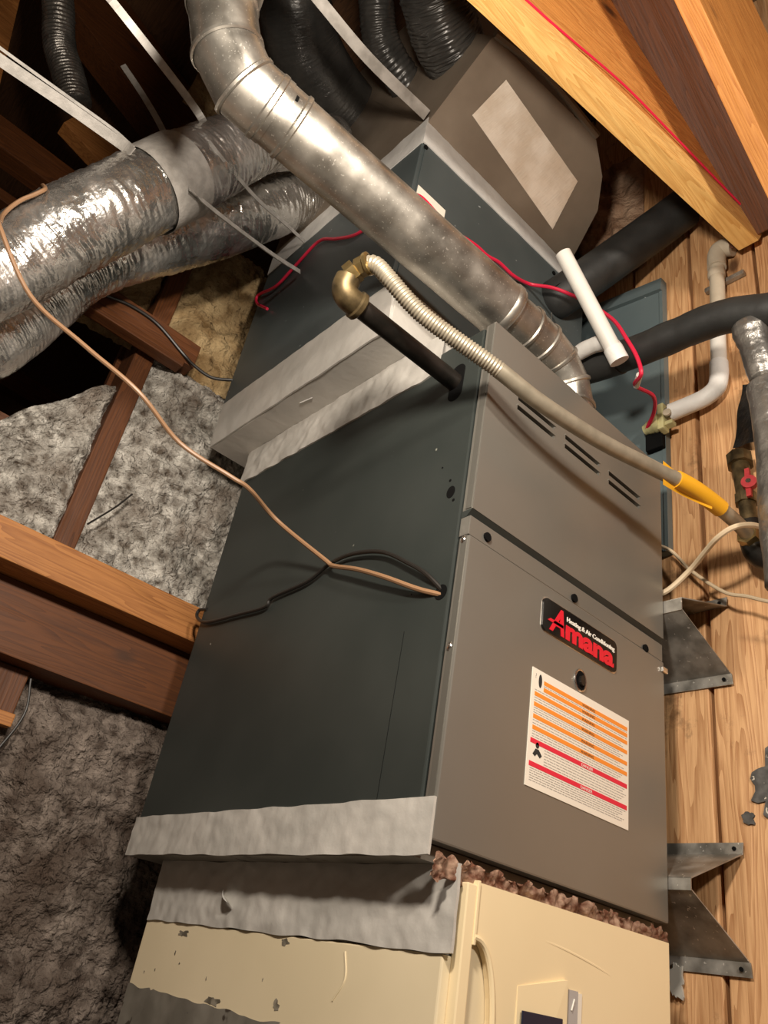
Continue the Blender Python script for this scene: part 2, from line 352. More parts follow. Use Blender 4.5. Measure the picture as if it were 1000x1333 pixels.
# upper door with louvre slots cut through
slots = [(.087, .205), (.241, .362), (.398, .517)]
sz = [(.829, .838), (.8525, .8615)]
ZB, ZT = .548, 1.0
xs = [0.0]+[v for s in slots for v in s]+[W]; zc = [ZB, sz[0][0], sz[0][1], sz[1][0], sz[1][1], ZT]
bm = B()
for i in range(len(xs)-1):
    for j in range(len(zc)-1):
        hole = (i % 2 == 1) and j in (1, 3)
        x0, x1, z0, z1 = xs[i], xs[i+1], zc[j], zc[j+1]
        if hole:
            for p, q in (((x0,z0),(x1,z0)),((x1,z0),(x1,z1)),((x1,z1),(x0,z1)),((x0,z1),(x0,z0))):
                bm.faces.new([bm.verts.new((*[p[0]], 0, p[1])), bm.verts.new((q[0], 0, q[1])), bm.verts.new((q[0], .017, q[1])), bm.verts.new((p[0], .017, p[1]))])
        else: bm.faces.new([bm.verts.new((x, 0, z)) for x, z in ((x0,z0),(x1,z0),(x1,z1),(x0,z1))])
for p, q in (((0,ZB),(W,ZB)),((W,ZB),(W,ZT)),((W,ZT),(0,ZT)),((0,ZT),(0,ZB))):
    bm.faces.new([bm.verts.new((p[0], 0, p[1])), bm.verts.new((q[0], 0, q[1])), bm.verts.new((q[0], .024, q[1])), bm.verts.new((p[0], .024, p[1]))])
ud = obj('upper_door', bm, 'door', fu, weld=True)
for (x0, x1) in slots:
    for (z0, z1) in sz:
        bm = B(); box(bm, (x0-.002, -.0022, z1), (x1+.002, .001, z1+.003), .0008); obj('louver_lip', bm, 'door', ud)
bm = B(); hexa(bm, [(0,.014,.535),(W,.014,.535),(W,.026,.535),(0,.026,.535),(0,.0005,.548),(W,.0005,.548),(W,.026,.548),(0,.026,.548)]); obj('drip_edge', bm, 'cab', fu)
bm = B(); box(bm, (0, .003, .4965), (W, .026, .5345), .0015); dv = obj('divider_strip', bm, 'door', fu)
bm = B(); box(bm, (0, 0, .0), (W, .024, .4945), .003); ldoor = obj('lower_door', bm, 'door', fu)
s0 = None
for (x, z) in ((.045, .512), (.297, .506), (.54, .500)):
    bm = B(); disc(bm, (x, .003, z), (0, -1, 0), .0085, .004, 12); s = obj('screw', bm, 'black', dv)
# black U-shaped notch rim at the centre screw
bm = B(); tube(bm, [(.322+.016*math.cos(a*math.pi/10), -.001, .350+.020*math.sin(a*math.pi/10)) for a in range(21)], .0022, 8, cap=False); la = obj('latch_ring', bm, 'chrome', ldoor, smooth=True)
bm = B(); disc(bm, (.322, .001, .350), (0, -1, 0), .015, .003, 18, 1.25); obj('latch', bm, 'black', ldoor)
bm = B(); disc(bm, (.322, -.002, .349), (0, -1, 0), .0065, .006, 12, 1.5); obj('latch_knob', bm, 'iron', ldoor)
# bright worn nicks on the flange and a light return flange next to the doors
bm = B(); box(bm, (-.0015, .004, .02), (.0005, .0165, .494)); obj('door_flange', bm, 'dooredge', fu)
bm = B(); box(bm, (-.0015, .004, .55), (.0005, .0165, .998)); obj('door_flange', bm, 'dooredge', fu)
for z in (.487, .29):
    bm = B(); bmesh.ops.create_icosphere(bm, subdivisions=2, radius=.007)
    for v in bm.verts: v.co = Vector((v.co.x*.5-.001, v.co.y*.8+.012, v.co.z*1.2+z))+Vector((0, .002*nz(v.co, 300), 0))
    obj('flange_tab', bm, 'chrome', fu, smooth=True)
bm = B(); box(bm, (W-.012, -.006, .470), (W+.006, 0.0, .482), .002); obj('flange_tab', bm, 'chrome', fu)
# badge
def rrect(x0, x1, z0, z1, r, n=6):
    out = []
    for cx, cz, a0 in ((x1-r, z1-r, 0), (x0+r, z1-r, 90), (x0+r, z0+r, 180), (x1-r, z0+r, 270)):
        for k in range(n+1):
            a = math.radians(a0+90*k/n); out.append((cx+r*math.cos(a), cz+r*math.sin(a)))
    return out
bx0, bx1, bz0, bz1 = .204, .432, .404, .468
bm = B(); prism(bm, [(x, -.0005, z) for x, z in rrect(bx0-.003, bx1+.003, bz0-.003, bz1+.003, .013)], (0, .001, 0)); rim = obj('badge_rim', bm, 'chrome', fu)
bm = B(); prism(bm, [(x, -.003, z) for x, z in rrect(bx0, bx1, bz0, bz1, .011)], (0, .003, 0)); bd = obj('badge', bm, 'bplate', fu, label='black badge reading Amana in red')
bd['label'] = 'glossy black badge with red lettering'
def fit(bm, x0, x1, z0, z1):
    a = [min(v.co[k] for v in bm.verts) for k in (0, 1)]; b = [max(v.co[k] for v in bm.verts) for k in (0, 1)]
    for v in bm.verts:
        v.co.x = (v.co.x-a[0])/(b[0]-a[0])*(x1-x0); v.co.y = (v.co.y-a[1])/(b[1]-a[1])*(z1-z0)
    return front_text(bm, x0, -.0034, z0)
bm = fit(text_bm('A', .06, bold=.0022), .222, .266, .410, .461)
for v in bm.verts: v.co.x += .25*(v.co.z-.410)
obj('badge_letter', bm, 'red', bd)
bm = B(); hexa(bm, [(.216,-.0040,.4265),(.262,-.0040,.4265),(.262,-.0032,.4265),(.216,-.0032,.4265),(.224,-.0040,.4325),(.262,-.0040,.4325),(.262,-.0032,.4325),(.224,-.0032,.4325)]); obj('badge_letter', bm, 'red', bd)
obj('badge_letters', fit(text_bm('mana', .05, bold=.0021), .2700, .4215, .4095, .4385), 'red', bd)
obj('badge_tagline', fit(text_bm('Heating & Air Conditioning', .0125, bold=.0003), .272, .4235, .4425, .4550), 'white', bd)
# warning label
x0, x1, z0, z1 = .188, .477, .127, .326; hh = z1-z0; ww = x1-x0
bm = B(); box(bm, (x0, -.0014, z0), (x1, .0006, z1)); wl = obj('warning_label', bm, 'paper', fu, label='white warning label with orange and red stripes')
def zz(f): return z1-f*hh
st = [(.075, .11), (.135, .11), (.205, .03), (.295, .03), (.40, .03), (.495, .03)]
for f, xa in st:
    bm = B(); box(bm, (x0+xa*ww, -.0018, zz(f+.036)), (x1-.02*ww, -.0014, zz(f))); o = obj('orange_stripe', bm, 'orange', wl)
    bm = text_bm('WARNING', .0066, sx=1.2, extr=.0001); front_text(bm, x0+.49*ww, -.0020, zz(f+.031)); obj('stripe_text', bm, 'inkk', wl)
for f in (.605, .795):
    bm = B(); box(bm, (x0+.02*ww, -.0018, zz(f+.040)), (x1-.02*ww, -.0014, zz(f))); obj('red_stripe', bm, 'lred', wl)
    bm = text_bm('DANGER', .0070, sx=1.2, extr=.0001); front_text(bm, x0+.50*ww, -.0020, zz(f+.034)); obj('stripe_text', bm, 'white', wl)
bm = B()
def lines(f0, f1, xa=.03, n=3):
    for k in range(n):
        f = f0+(f1-f0)*(k+.5)/n; x = x0+xa*ww; xe = x1-.02*ww-random.uniform(0, .10*ww)
        while x < xe:
            w = random.uniform(.004, .013); box(bm, (x, -.00165, zz(f)-.0006), (min(x+w, xe), -.0014, zz(f)+.0006)); x += w+.0016
for f0, f1, xa, n in ((.115,.132,.11,1),(.175,.20,.03,1),(.245,.29,.03,2),(.335,.395,.03,3),(.44,.49,.03,2),(.535,.60,.03,3),(.65,.79,.15,6),(.84,.955,.03,6)): lines(f0, f1, xa, n)
obj('fine_print', bm, 'ink', wl, kind='stuff')
bm = B(); prism(bm, [(x0+.075*ww+.0045*math.cos(a*math.pi/8), -.0018, zz(.095)+.012*math.sin(a*math.pi/8)) for a in range(16)], (0, .0004, 0)); obj('pictogram', bm, 'inkk', wl)
bm = text_bm('?', .012, extr=.0001); front_text(bm, x0+.025*ww, -.0018, zz(.085)); obj('pictogram', bm, 'ink', wl)
bm = B(); cx, cz = x0+.085*ww, zz(.70)
prism(bm, [(cx+.0045*math.cos(a*math.pi/6), -.0018, cz+.010+.0050*math.sin(a*math.pi/6)) for a in range(12)], (0, .0004, 0))
prism(bm, [(cx-.011,-.0018,cz-.006),(cx-.005,-.0018,cz-.009),(cx,-.0018,cz-.004),(cx+.008,-.0018,cz-.009),(cx+.013,-.0018,cz-.004),(cx+.004,-.0018,cz+.004),(cx-.004,-.0018,cz+.004)], (0, .0004, 0)); obj('pictogram', bm, 'inkk', wl)
# holes in the side
def hole(y, z, r, sy=1.0, n=20):
    bm = B(); disc(bm, (.0003, y, z), (-1, 0, 0), r, .0009, n, sy); return obj('knockout_hole', bm, 'black', fu)
hole(.062, .604, .0105, 1.25); hole(.068, .632, .003); hole(.052, .583, .0032); hole(.051, .396, .0145); hole(.095, .672, .002); hole(.10, .45, .002); hole(.125, .41, .0016); hole(.10, .41, .0016)
bm = B(); P = []
for k in range(25):
    a = 2*math.pi*k/24
    if k < 24: P.append((-.0006, .092+.020*math.cos(a), .885+.020*math.sin(a)+(.028 if math.sin(a) >= 0 else -.028)))
prism(bm, P, (.0009, 0, 0)); obj('gas_slot', bm, 'black', fu)
bm = B(); box(bm, (-.0006, .128, .06), (.0002, .1284, .34)); obj('side_seam', bm, 'black', fu)
# base tape on the furnace side
bm = B(); tape(bm, (-.001, .925, -.022), (-.001, -.0, -.020), (-.001, -.0, .058), (-.001, .925, .056), 140, 16, .0022, .0025, .003)
tb = obj('base_tape', bm, 'tape', fu, smooth=True, label='pale grey foil tape along the furnace base')
bm = B(); box(bm, (.0, .030, -.022), (W, D+.008, .0)); obj('base_rail', bm, 'oldmet', fu)

# ------------------------------------------------------------------ return section and air cleaner under the furnace
XI, YI = .052, .845
rt = thing('return_transition', 'grey taped sheet-metal collar between the furnace base and the cream air cleaner', 'duct', (.33, .43, -.13))
bm = B(); box(bm, (XI+.003, .012, -.132), (W-.02, YI, -.022)); obj('collar_body', bm, 'oldmet', rt)
bm = B(); tape(bm, (XI, YI, -.134), (XI, -.012, -.132), (XI, -.012, -.022), (XI, YI, -.022), 140, 20, .0028, .003, .004); obj('collar_tape', bm, 'tape', rt, smooth=True)
# little curled flap of tape
bm = B(); V = grid_face(bm, (XI-.004, .575, -.082), (XI-.004, .535, -.102), (XI-.018, .53, -.094), (XI-.014, .565, -.072), 6, 6, lambda u, v, q: .006*math.sin(u*3)*v); obj('tape_flap', bm, 'tape2', rt, smooth=True)

ac = thing('air_cleaner', 'cream painted metal air cleaner cabinet under the furnace', 'air cleaner', (.32, .42, -.27))
bm = B(); box(bm, (XI, .004, -.262), (W-.015, YI+.004, -.133), .003); obj('cleaner_body', bm, 'cream', ac)
# front door: frame and sheet with scooped handle and display recess
dx0, dx1, dz0, dz1, dy = .068, .585, -.62, -.036, -.012
bm = B(); box(bm, (dx0+.018, dy, dz0), (.150, dy+.014, -.105), .0)
bm = B()
def doorpoly(): 
    # sheet with a half-oval scoop at its left edge
    pts = [(dx0+.022, dz1)]
    pts += [(dx1, dz1+.003), (dx1, dz0), (dx0+.022, dz0), (dx0+.022, -.36)]
    for k in range(0, 15):
        t = math.pi*(k/14); pts.append((dx0+.022+.052*math.sin(t)**.8, -.225-.120*math.cos(t)))
    return pts
prism(bm, [(x, dy, z) for x, z in doorpoly()], (0, .012, 0)); cd = obj('door', bm, 'creamf', ac)
bm = B(); pts = [(dx0+.022+.052*math.sin(math.pi*k/28)**.8, dy-.001, -.225-.120*math.cos(math.pi*k/28)) for k in range(29)]
tube(bm, pts, .0045, 8); obj('handle_rim', bm, 'creamf', cd, smooth=True)
bm = B(); box(bm, (dx0+.020, dy+.013, -.36), (dx0+.09, dy+.016, -.09)); obj('handle_recess', bm, 'cream', cd)
bm = B(); box(bm, (dx0, dy-.002, dz0), (dx0+.020, dy+.016, dz1-.004), .002); obj('door_flange', bm, 'creamf', ac)
bm = B(); box(bm, (dx0+.0195, dy-.004, -.115), (dx0+.0245, dy+.01, dz1+.002), .001); obj('door_bead', bm, 'creamf', ac)
# display
bm = B(); hexa(bm, [(.190,dy-.007,-.34),(.296,dy-.007,-.34),(.296,dy,-.34),(.190,dy,-.34),(.190,dy-.001,-.150),(.296,dy-.007,-.128),(.296,dy,-.128),(.190,dy,-.150)]); dp = obj('display_hood', bm, 'creamf', cd)
bm = B(); box(bm, (.194, dy-.0095, -.32), (.284, dy-.0065, -.178), .001); obj('display', bm, 'navy', cd)
bm = B(); box(bm, (.306, dy-.002, -.26), (.328, dy, -.139)); obj('rating_plate', bm, 'greyp', cd)
bm = B(); box(bm, (.329, dy-.002, -.26), (.338, dy, -.141)); obj('rating_plate', bm, 'paper', cd)
bm = B(); tube(bm, [(.312, dy-.003, -.165), (.318, dy-.003, -.150), (.316, dy-.003, -.158)], .0012, 6); obj('plate_mark', bm, 'white', cd)
bm = B(); tube(bm, smooth([(.20, dy+.0040, -.082), (.29, dy+.0028, -.088), (.38, dy+.0028, -.100), (.45, dy+.0040, -.114)], 6), .0035, 10); obj('door_crease', bm, 'creamf', cd, smooth=True)
# embossed arc and dirty marks on the cream side
bm = B(); tube(bm, smooth([(XI-.0005, .205, -.145), (XI-.0005, .195, -.18), (XI-.0005, .215, -.21)], 6), .0013, 6); obj('emboss', bm, 'cream', ac, smooth=True)
for (y, z, w, h, sd) in ((.69, -.150, .05, .018, 1), (.36, -.143, .028, .012, 2), (.70, -.185, .006, .01, 3), (.675, -.20, .005, .006, 4), (.80, -.225, .006, .006, 5), (.76, -.218, .005, .007, 6), (.53, -.245, .07, .022, 7), (.35, -.232, .03, .02, 8), (.57, -.215, .006, .009, 9), (.40, -.20, .004, .008, 10)):
    bm = B(); ps = []
    for k in range(18):
        a = 2*math.pi*k/18; r = .62+.62*noise.noise(Vector((math.cos(a)*1.7, math.sin(a)*1.7, sd*7.3)))
        ps.append((XI-.0006, y+w*.5*r*math.cos(a), z+h*.5*r*math.sin(a)))
    prism(bm, ps, (.001, 0, 0)); obj('grime_mark', bm, 'grime', ac)
# torn lower edge where the cream paint ends, then the return box down to the floor
rb = thing('return_box', 'worn grey return-air box under the cream cabinet', 'duct', (.33, .42, -1.75))
bm = B(); box(bm, (XI+.004, .004, -1.75), (W-.02, YI, -.262)); obj('box_body', bm, 'oldmet', rb)
bm = B(); tape(bm, (XI+.002, YI+.003, -.36), (XI+.002, .01, -.36), (XI+.002, .01, -.255), (XI+.002, YI+.003, -.250), 90, 12, .002, .003, .010); obj('worn_tape', bm, 'oldmet', rb, smooth=True)
# torn fibre lining showing in the gap above the cream door
bm = B()
def torn(u, v, q):
    return .004+.010*noise.noise(q*45)+.008*abs(noise.noise(q*110))
V = grid_face(bm, (.006, .004, -.046), (.600, .006, -.034), (.600, .004, -.012), (.006, -.002, -.016), 300, 10, torn)
for r in (V[0], V[-1]):
    for v in r: v.co.z += .012*noise.noise(v.co*60)
bmesh.ops.solidify(bm, geom=bm.faces[:], thickness=-.006)
obj('torn_lining', bm, 'fluff', smooth=True, sharp=180, label='crumpled pink-brown fibre lining poking out under the lower furnace door', cat='insulation')

# ================================================================== COIL SECTION
CX0, CX1, CY0, CY1, CZ0, CZ1 = -.09, .645, .28, 1.02, 1.215, 1.865
tr = thing('supply_transition', 'grey taped sheet-metal transition stepping out from the furnace top to the coil cabinet', 'duct', (.28, .6, .95))
bm = B(); box(bm, (.002, .180, .999), (W-.002, .915, 1.065)); obj('collar_body', bm, 'tape', tr)
bm = B(); box(bm, (CX0+.003, .245, 1.060), (CX1-.003, 1.005, CZ0), .002); obj('transition_body', bm, 'tape', tr)
bm = B(); tape(bm, (-.001, .93, .953), (-.001, .155, .945), (-.001, .155, 1.060), (-.001, .93, 1.060), 110, 18, .0034, .003, .004); obj('collar_tape', bm, 'tape', tr, smooth=True)
bm = B(); tape(bm, (CX0, 1.008, 1.060), (CX0, .243, 1.058), (CX0, .262, CZ0+.012), (CX0, 1.015, CZ0+.010), 70, 12, .0012, .002, .002); obj('transition_tape', bm, 'tape', tr, smooth=True)
bm = B(); tape(bm, (CX0, .243, 1.058), (.26, .243, 1.058), (.26, .262, CZ0+.012), (CX0, .262, CZ0+.012), 40, 16, .0016, .002, .002); obj('front_tape', bm, 'tape2', tr, smooth=True)
bm = B(); tape(bm, (-.002, .178, 1.001), (.12, .178, 1.001), (.12, .243, 1.060), (-.002, .243, 1.060), 14, 14, .002, .002, .0); obj('corner_tape', bm, 'tape2', tr, smooth=True)
bm = B(); V = grid_face(bm, (CX0+.035, .62, 1.0595), (CX0+.042, .575, 1.0595), (CX0+.043, .575, 1.0565), (CX0+.036, .62, 1.0565), 6, 2); obj('tape_flap', bm, 'tape2', tr)

cc = thing('coil_cabinet', 'dark grey-green evaporator coil cabinet above the furnace with taped edges', 'cabinet', (.28, .65, CZ0))
bm = B(); box(bm, (CX0, CY0, CZ0), (CX1, CY1, CZ1), .003); obj('cabinet_body', bm, 'coilpaint', cc)
bm = B(); box(bm, (CX0+.012, CY0-.004, CZ0+.01), (CX1-.006, CY0, CZ1-.05), .001); fp = obj('front_panel', bm, 'coilpaint', cc)
bm = B(); box(bm, (.49, CY0-.0055, 1.30), (.4915, CY0-.0035, 1.77)); obj('panel_seam', bm, 'wgrey', cc)
bm = B(); tape(bm, (CX0, CY1+.003, 1.795), (CX0, CY0-.006, 1.785), (CX0, CY0-.006, CZ1+.03), (CX0, CY1+.003, CZ1+.015), 60, 8, .0012, .002, .003); obj('edge_tape', bm, 'tape2', cc, smooth=True)
bm = B(); tape(bm, (CX0-.002, CY0-.005, 1.785), (.53, CY0-.005, 1.800), (.535, CY0-.005, 1.862), (CX0-.002, CY0-.005, CZ1+.015), 60, 8, .0012, .002, .002); obj('edge_tape', bm, 'tape2', cc, smooth=True)
bm = B(); box(bm, (-.075, CY0-.006, 1.50), (.028, CY0-.004, 1.612)); obj('sticker', bm, 'paper', cc, label='white sticker')
for (x, z) in ((CX0+.012, 1.772), (.485, 1.775), (.42, 1.35)):
    bm = B(); disc(bm, (x, CY0-.004, z), (0, -1, 0), .007, .004, 8); obj('screw', bm, 'black', cc)

# plenum: leaning duct-board hood on the coil
pl = thing('supply_plenum', 'brown-grey duct board plenum hood leaning out above the coil cabinet', 'duct', (.23, .6, CZ1))
ln = Vector((0, -.24, .18))
def lean(x, y): return Vector((x, y, 1.867+(.28-y)*.75))
bm = B(); prism(bm, [lean(-.09, .285), lean(.552, .285), lean(.540, .235), lean(.505, .135), lean(.44, .075), lean(.34, .03), lean(-.09, .055)], (0, .35, .52)); obj('hood', bm, 'board', pl)
bm = B(); box(bm, (-.088, .29, CZ1+.002), (.55, 1.03, 2.78)); obj('plenum_body', bm, 'board', pl)
nl = Vector((0, -.6, -.8)).normalized()
pc = [lean(-.003, .197), lean(.012, .095), lean(.385, .125), lean(.424, .242)]
bm = B()
V = grid_face(bm, pc[0], pc[3], pc[2], pc[1], 260, 50)
for v in bm.verts: v.co += nl*(.003+.0010*nz(v.co, 30)+.0006*noise.noise(Vector((v.co.x*420+v.co.y*150, v.co.y*55, 0))))
obj('foil_patch', bm, 'patch', pl, smooth=True, label='shiny foil patch')
bm = B(); tube(bm, smooth([lean(-.09, .05)+Vector((0, 0, .0)), lean(.1, .028)+Vector((0, .0, .01)), lean(.34, .026)], 5), .012, 8); obj('hood_lip', bm, 'board', pl, smooth=True)

# ================================================================== FLUE
fl = thing('flue_pipe', 'galvanized round flue pipe sweeping from the furnace top up to the left', 'pipe', (.385, .105, 1.0))
A = Vector((.125, .098, 1.188)); Bp = Vector((-.555, .155, 1.248)); dd = (Bp-A).normalized()
bm = B(); n = 60; pts = [A+(Bp-A)*(i/n) for i in range(n+1)]
tube(bm, pts, .0665, 40, rf=lambda i, a, p: 1+.010*noise.noise(p*9)); obj('straight_run', bm, 'galv', fl, smooth=True)
def gored(name, pts, r, seg=4):
    """adjustable elbow: straight gores with a bead at each joint"""
    P = [Vector(p) for p in pts]
    bm = B()
    tube(bm, P, r, 36)
    o = obj(name, bm, 'galv', fl, smooth=True, sharp=12)
    for i in range(1, len(P)-1):
        bm = B(); d = (P[i+1]-P[i-1]).normalized(); ringband(bm, P[i], d, r*1.012, .012, .0035, 36); obj('bead', bm, 'galv', o, smooth=True)
    return o
gored('upper_elbow', [Bp-dd*.03, Bp+dd*.045, Vector((-.655, .158, 1.300)), Vector((-.700, .155, 1.395)), Vector((-.712, .150, 1.60)), Vector((-.725, .14, 2.3)), Vector((-.74, .13, 3.3))], .0685)
gored('lower_elbow', [(.385, .105, 1.0), (.385, .105, 1.085), (.362, .103, 1.140), (.312, .101, 1.178), (.25, .099, 1.190), (.19, .098, 1.192), (.11, .098, 1.187)], .057)
for t, w, h in ((.985, .020, .004), (.90, .014, .004), (.02, .022, .003)):
    bm = B(); ringband(bm, A+(Bp-A)*t, dd, .0665, w, h, 40); obj('joint_bead', bm, 'galv', fl, smooth=True)
bm = B(); box(bm, (-.003, -.0015, -.007), (.003, .0015, .007))
for v in bm.verts: v.co += A+(Bp-A)*.945+Vector((0, -.066, -.012))
obj('pipe_slot', bm, 'black', fl)
bm = B(); ringband(bm, (.385, .105, 1.008), (0, 0, 1), .06, .016, .012, 32); obj('furnace_collar', bm, 'galv', fl, smooth=True)

# ================================================================== GAS LINE
gp = thing('gas_nipple', 'black iron gas pipe with a brass elbow sticking out of the furnace side', 'pipe', (-.14, .10, .87))
bm = B(); tube(bm, [(.03, .098, .889), (-.10, .099, .889), (-.27, .10, .889)], .0195, 20); obj('pipe', bm, 'iron', gp, smooth=True)
bm = B(); tube(bm, smooth([(-.262, .10, .889), (-.290, .10, .890), (-.303, .098, .902), (-.305, .090, .922)], 5), lambda t: .0245, 20); obj('elbow', bm, 'bronze', gp, smooth=True)
bm = B(); ringband(bm, (-.266, .1, .889), (1, 0, 0), .0225, .018, .006, 20); obj('elbow_band', bm, 'bronze', gp, smooth=True)
gf = thing('gas_connector', 'tan corrugated flexible gas connector crossing in front of the furnace doors', 'hose', (.2, -.08, .78))
bm = B(); tube(bm, [(-.307, .088, .924), (-.303, .072, .934)], .0225, 6); obj('flare_nut', bm, 'brass', gf)
bm = B(); tube(bm, [(-.302, .070, .935), (-.298, .054, .938)], .0195, 6); obj('flare_nut', bm, 'brass', gf)
bm = B(); ringband(bm, (-.297, .048, .938), (.3, -.9, .1), .016, .012, .006, 18); obj('clamp_ring', bm, 'brass', gf, smooth=True)
fpts = smooth([(-.300, .058, .938), (-.289, .036, .934), (-.262, .020, .908), (-.215, .006, .876), (-.168, -.010, .853), (-.044, -.056, .812), (.064, -.078, .790), (.219, -.102, .788), (.364, -.128, .799), (.478, -.155, .801), (.606, -.171, .790), (.688, -.172, .779)], 34)
nc = int(len(fpts)*.46)
def resample(P, step):
    out = [P[0]]; acc = 0
    for a, b in zip(P[:-1], P[1:]):
        d = (b-a).length; t = step-acc
        while t <= d: out.append(a+(b-a)*(t/d)); t += step
        acc = d-(t-step)
    return out
bm = B(); tube(bm, resample(fpts[:nc+3], .0016), .0148, 14, rf=lambda i, a, p: 1.0+(.10 if i % 4 < 2 else -.02)); obj('corrugated_hose', bm, 'flexg', gf, smooth=True, sharp=60)
bm = B(); tube(bm, fpts[nc:], .0158, 16); obj('smooth_hose', bm, 'flexg', gf, smooth=True)
i0, i1 = int(len(fpts)*.775), int(len(fpts)*.875)
bm = B(); tube(bm, fpts[i0:i1], .0190, 16); sl = obj('yellow_sleeve', bm, 'yellow', gf, smooth=True)
P0 = fpts[i0]; P1 = fpts[i0+int((i1-i0)*.75)]
bm = B(); V = grid_face(bm, P0+Vector((-.055, -.004, .012)), P1+Vector((0, -.006, -.008)), P1+Vector((0, -.004, -.024)), P0+Vector((-.030, .012, -.026)), 12, 5, lambda u, v, q: .010*math.sin(u*3.1)*v)
obj('yellow_tag', bm, 'yellow', gf, smooth=True)

gv = thing('gas_valve', 'dark weathered gas valve with a red lever on the plank wall', 'valve', (.71, -.16, .73))
vp = [Vector((.712, -.145, 1.035)), Vector((.706, -.152, .967)), Vector((.702, -.158, .900)), Vector((.700, -.164, .830)), Vector((.700, -.170, .775))]
bm = B(); tube(bm, [vp[0], vp[0]+(vp[1]-vp[0])*.45], .030, 8); obj('cap', bm, 'bronze', gv, smooth=True)
bm = B(); tube(bm, [vp[0]+(vp[1]-vp[0])*.4, vp[1], vp[2]], .020, 16); obj('riser', bm, 'bronze', gv, smooth=True)
bm = B(); tube(bm, [vp[2]+Vector((0, 0, .012)), vp[2]-Vector((0, 0, .012))], .025, 8); obj('union', bm, 'bronze', gv)
bm = B(); tube(bm, [vp[2], vp[3]], .019, 16); obj('nipple', bm, 'bronze', gv, smooth=True)
bm = B(); tube(bm, smooth([vp[3], vp[4], Vector((.70, -.185, .745)), Vector((.70, -.24, .715)), Vector((.70, -.33, .70))], 5), .030, 16); obj('tee', bm, 'iron', gv, smooth=True)
bm = B(); tube(bm, [(.66, -.171, .783), (.705, -.171, .776)], .024, 6); obj('flare_nut', bm, 'brass', gv)
bm = B(); disc(bm, (.684, -.178, .925), (-1, -.25, 0), .017, .014, 16); hd = obj('handle', bm, 'vred', gv, smooth=True)
for a in range(2):
    bm = B(); s = 1 if a else -1; prism(bm, [(.682, -.183, .925+s*.008), (.682, -.171, .925+s*.008), (.680, -.173, .925+s*.038), (.680, -.183, .925+s*.038)], (-.008, 0, 0)); obj('handle_wing', bm, 'vred', hd)
bm = B(); disc(bm, (.670, -.181, .925), (-1, -.25, 0), .006, .003, 10); obj('handle_screw', bm, 'chrome', hd)

# ================================================================== REFRIGERANT AND DRAIN LINES
s1 = smooth([(.50, .274, 1.670), (.5, .258, 1.671), (.508, .240, 1.685), (.530, .205, 1.722), (.575, .15, 1.80), (.64, .03, 1.92), (.683, -.055, 2.005)], 10)
bm = B(); tube(bm, s1, .062, 28, rf=lambda i, a, p: 1+.012*noise.noise(p*14))
li = thing('insulated_line', 'thick black foam-insulated pipe rising from the coil cabinet behind the joist', 'pipe', (.5, .28, 1.6))
obj('foam_sleeve', bm, 'foam', li, smooth=True)
bm = B(); tube(bm, [p+Vector((-.052, -.026, -.018)) for p in s1[8:-8]], .0022, 6); obj('sleeve_slit', bm, 'black', li, smooth=True)
s2 = smooth([(.50, .205, 1.338), (.50, .12, 1.318), (.50, .0, 1.297), (.50, -.10, 1.288), (.50, -.20, 1.279), (.505, -.27, 1.262), (.515, -.34, 1.235), (.53, -.45, 1.21)], 8)
li2 = thing('insulated_line', 'black foam-insulated suction pipe reaching from the coil towards the silver-taped pipe', 'pipe', (.5, .0, 1.24))
bm = B(); tube(bm, s2[:14], .044, 24, rf=lambda i, a, p: 1+.02*noise.noise(p*18)); obj('foam_sleeve', bm, 'foam', li2, smooth=True)
bm = B(); tube(bm, s2[13:], .0405, 24, rf=lambda i, a, p: 1+.035*noise.noise(p*18)+.03*noise.noise(p*45)); obj('foam_sleeve', bm, 'foam', li2, smooth=True)
bm = B(); tube(bm, [(.50, .285, 1.345), (.50, .2, 1.337)], .012, 12); obj('copper_stub', bm, 'bronze', li2, smooth=True)
tp = thing('taped_pipe', 'silver foil-taped pipe dropping along the plank wall', 'pipe', (.55, -.29, .60))
bm = B(); tube(bm, smooth([(.514, -.283, 1.224), (.522, -.286, 1.190), (.535, -.289, 1.135), (.548, -.290, 1.085)], 8), lambda t: .041-.010*t, 20, rf=lambda i, a, p: 1+.12*noise.noise(p*28)+.06*noise.noise(p*70)); obj('upper_wrap', bm, 'dullfoil', tp, smooth=True, sharp=180)
bm = B(); tube(bm, smooth([(.552, -.292, 1.085), (.556, -.294, 1.04), (.56, -.296, .92), (.56, -.292, .76), (.56, -.29, .58)], 10), lambda t: .020+.024*min(1, t*9), 20, rf=lambda i, a, p: 1+.05*noise.noise(p*22)+.03*noise.noise(p*60)); obj('lower_wrap', bm, 'dullfoil', tp, smooth=True, sharp=180)
bm = B(); V = grid_face(bm, (.735, -.155, 1.275), (.715, -.215, 1.25), (.712, -.215, 1.05), (.735, -.120, 1.085), 12, 16, lambda u, v, q: .014*noise.noise(q*14))
bmesh.ops.solidify(bm, geom=bm.faces[:], thickness=.012); obj('black_wrap', bm, 'rubber', smooth=True, label='black rubber wrap hanging behind the silver-taped pipe', cat='wrap')

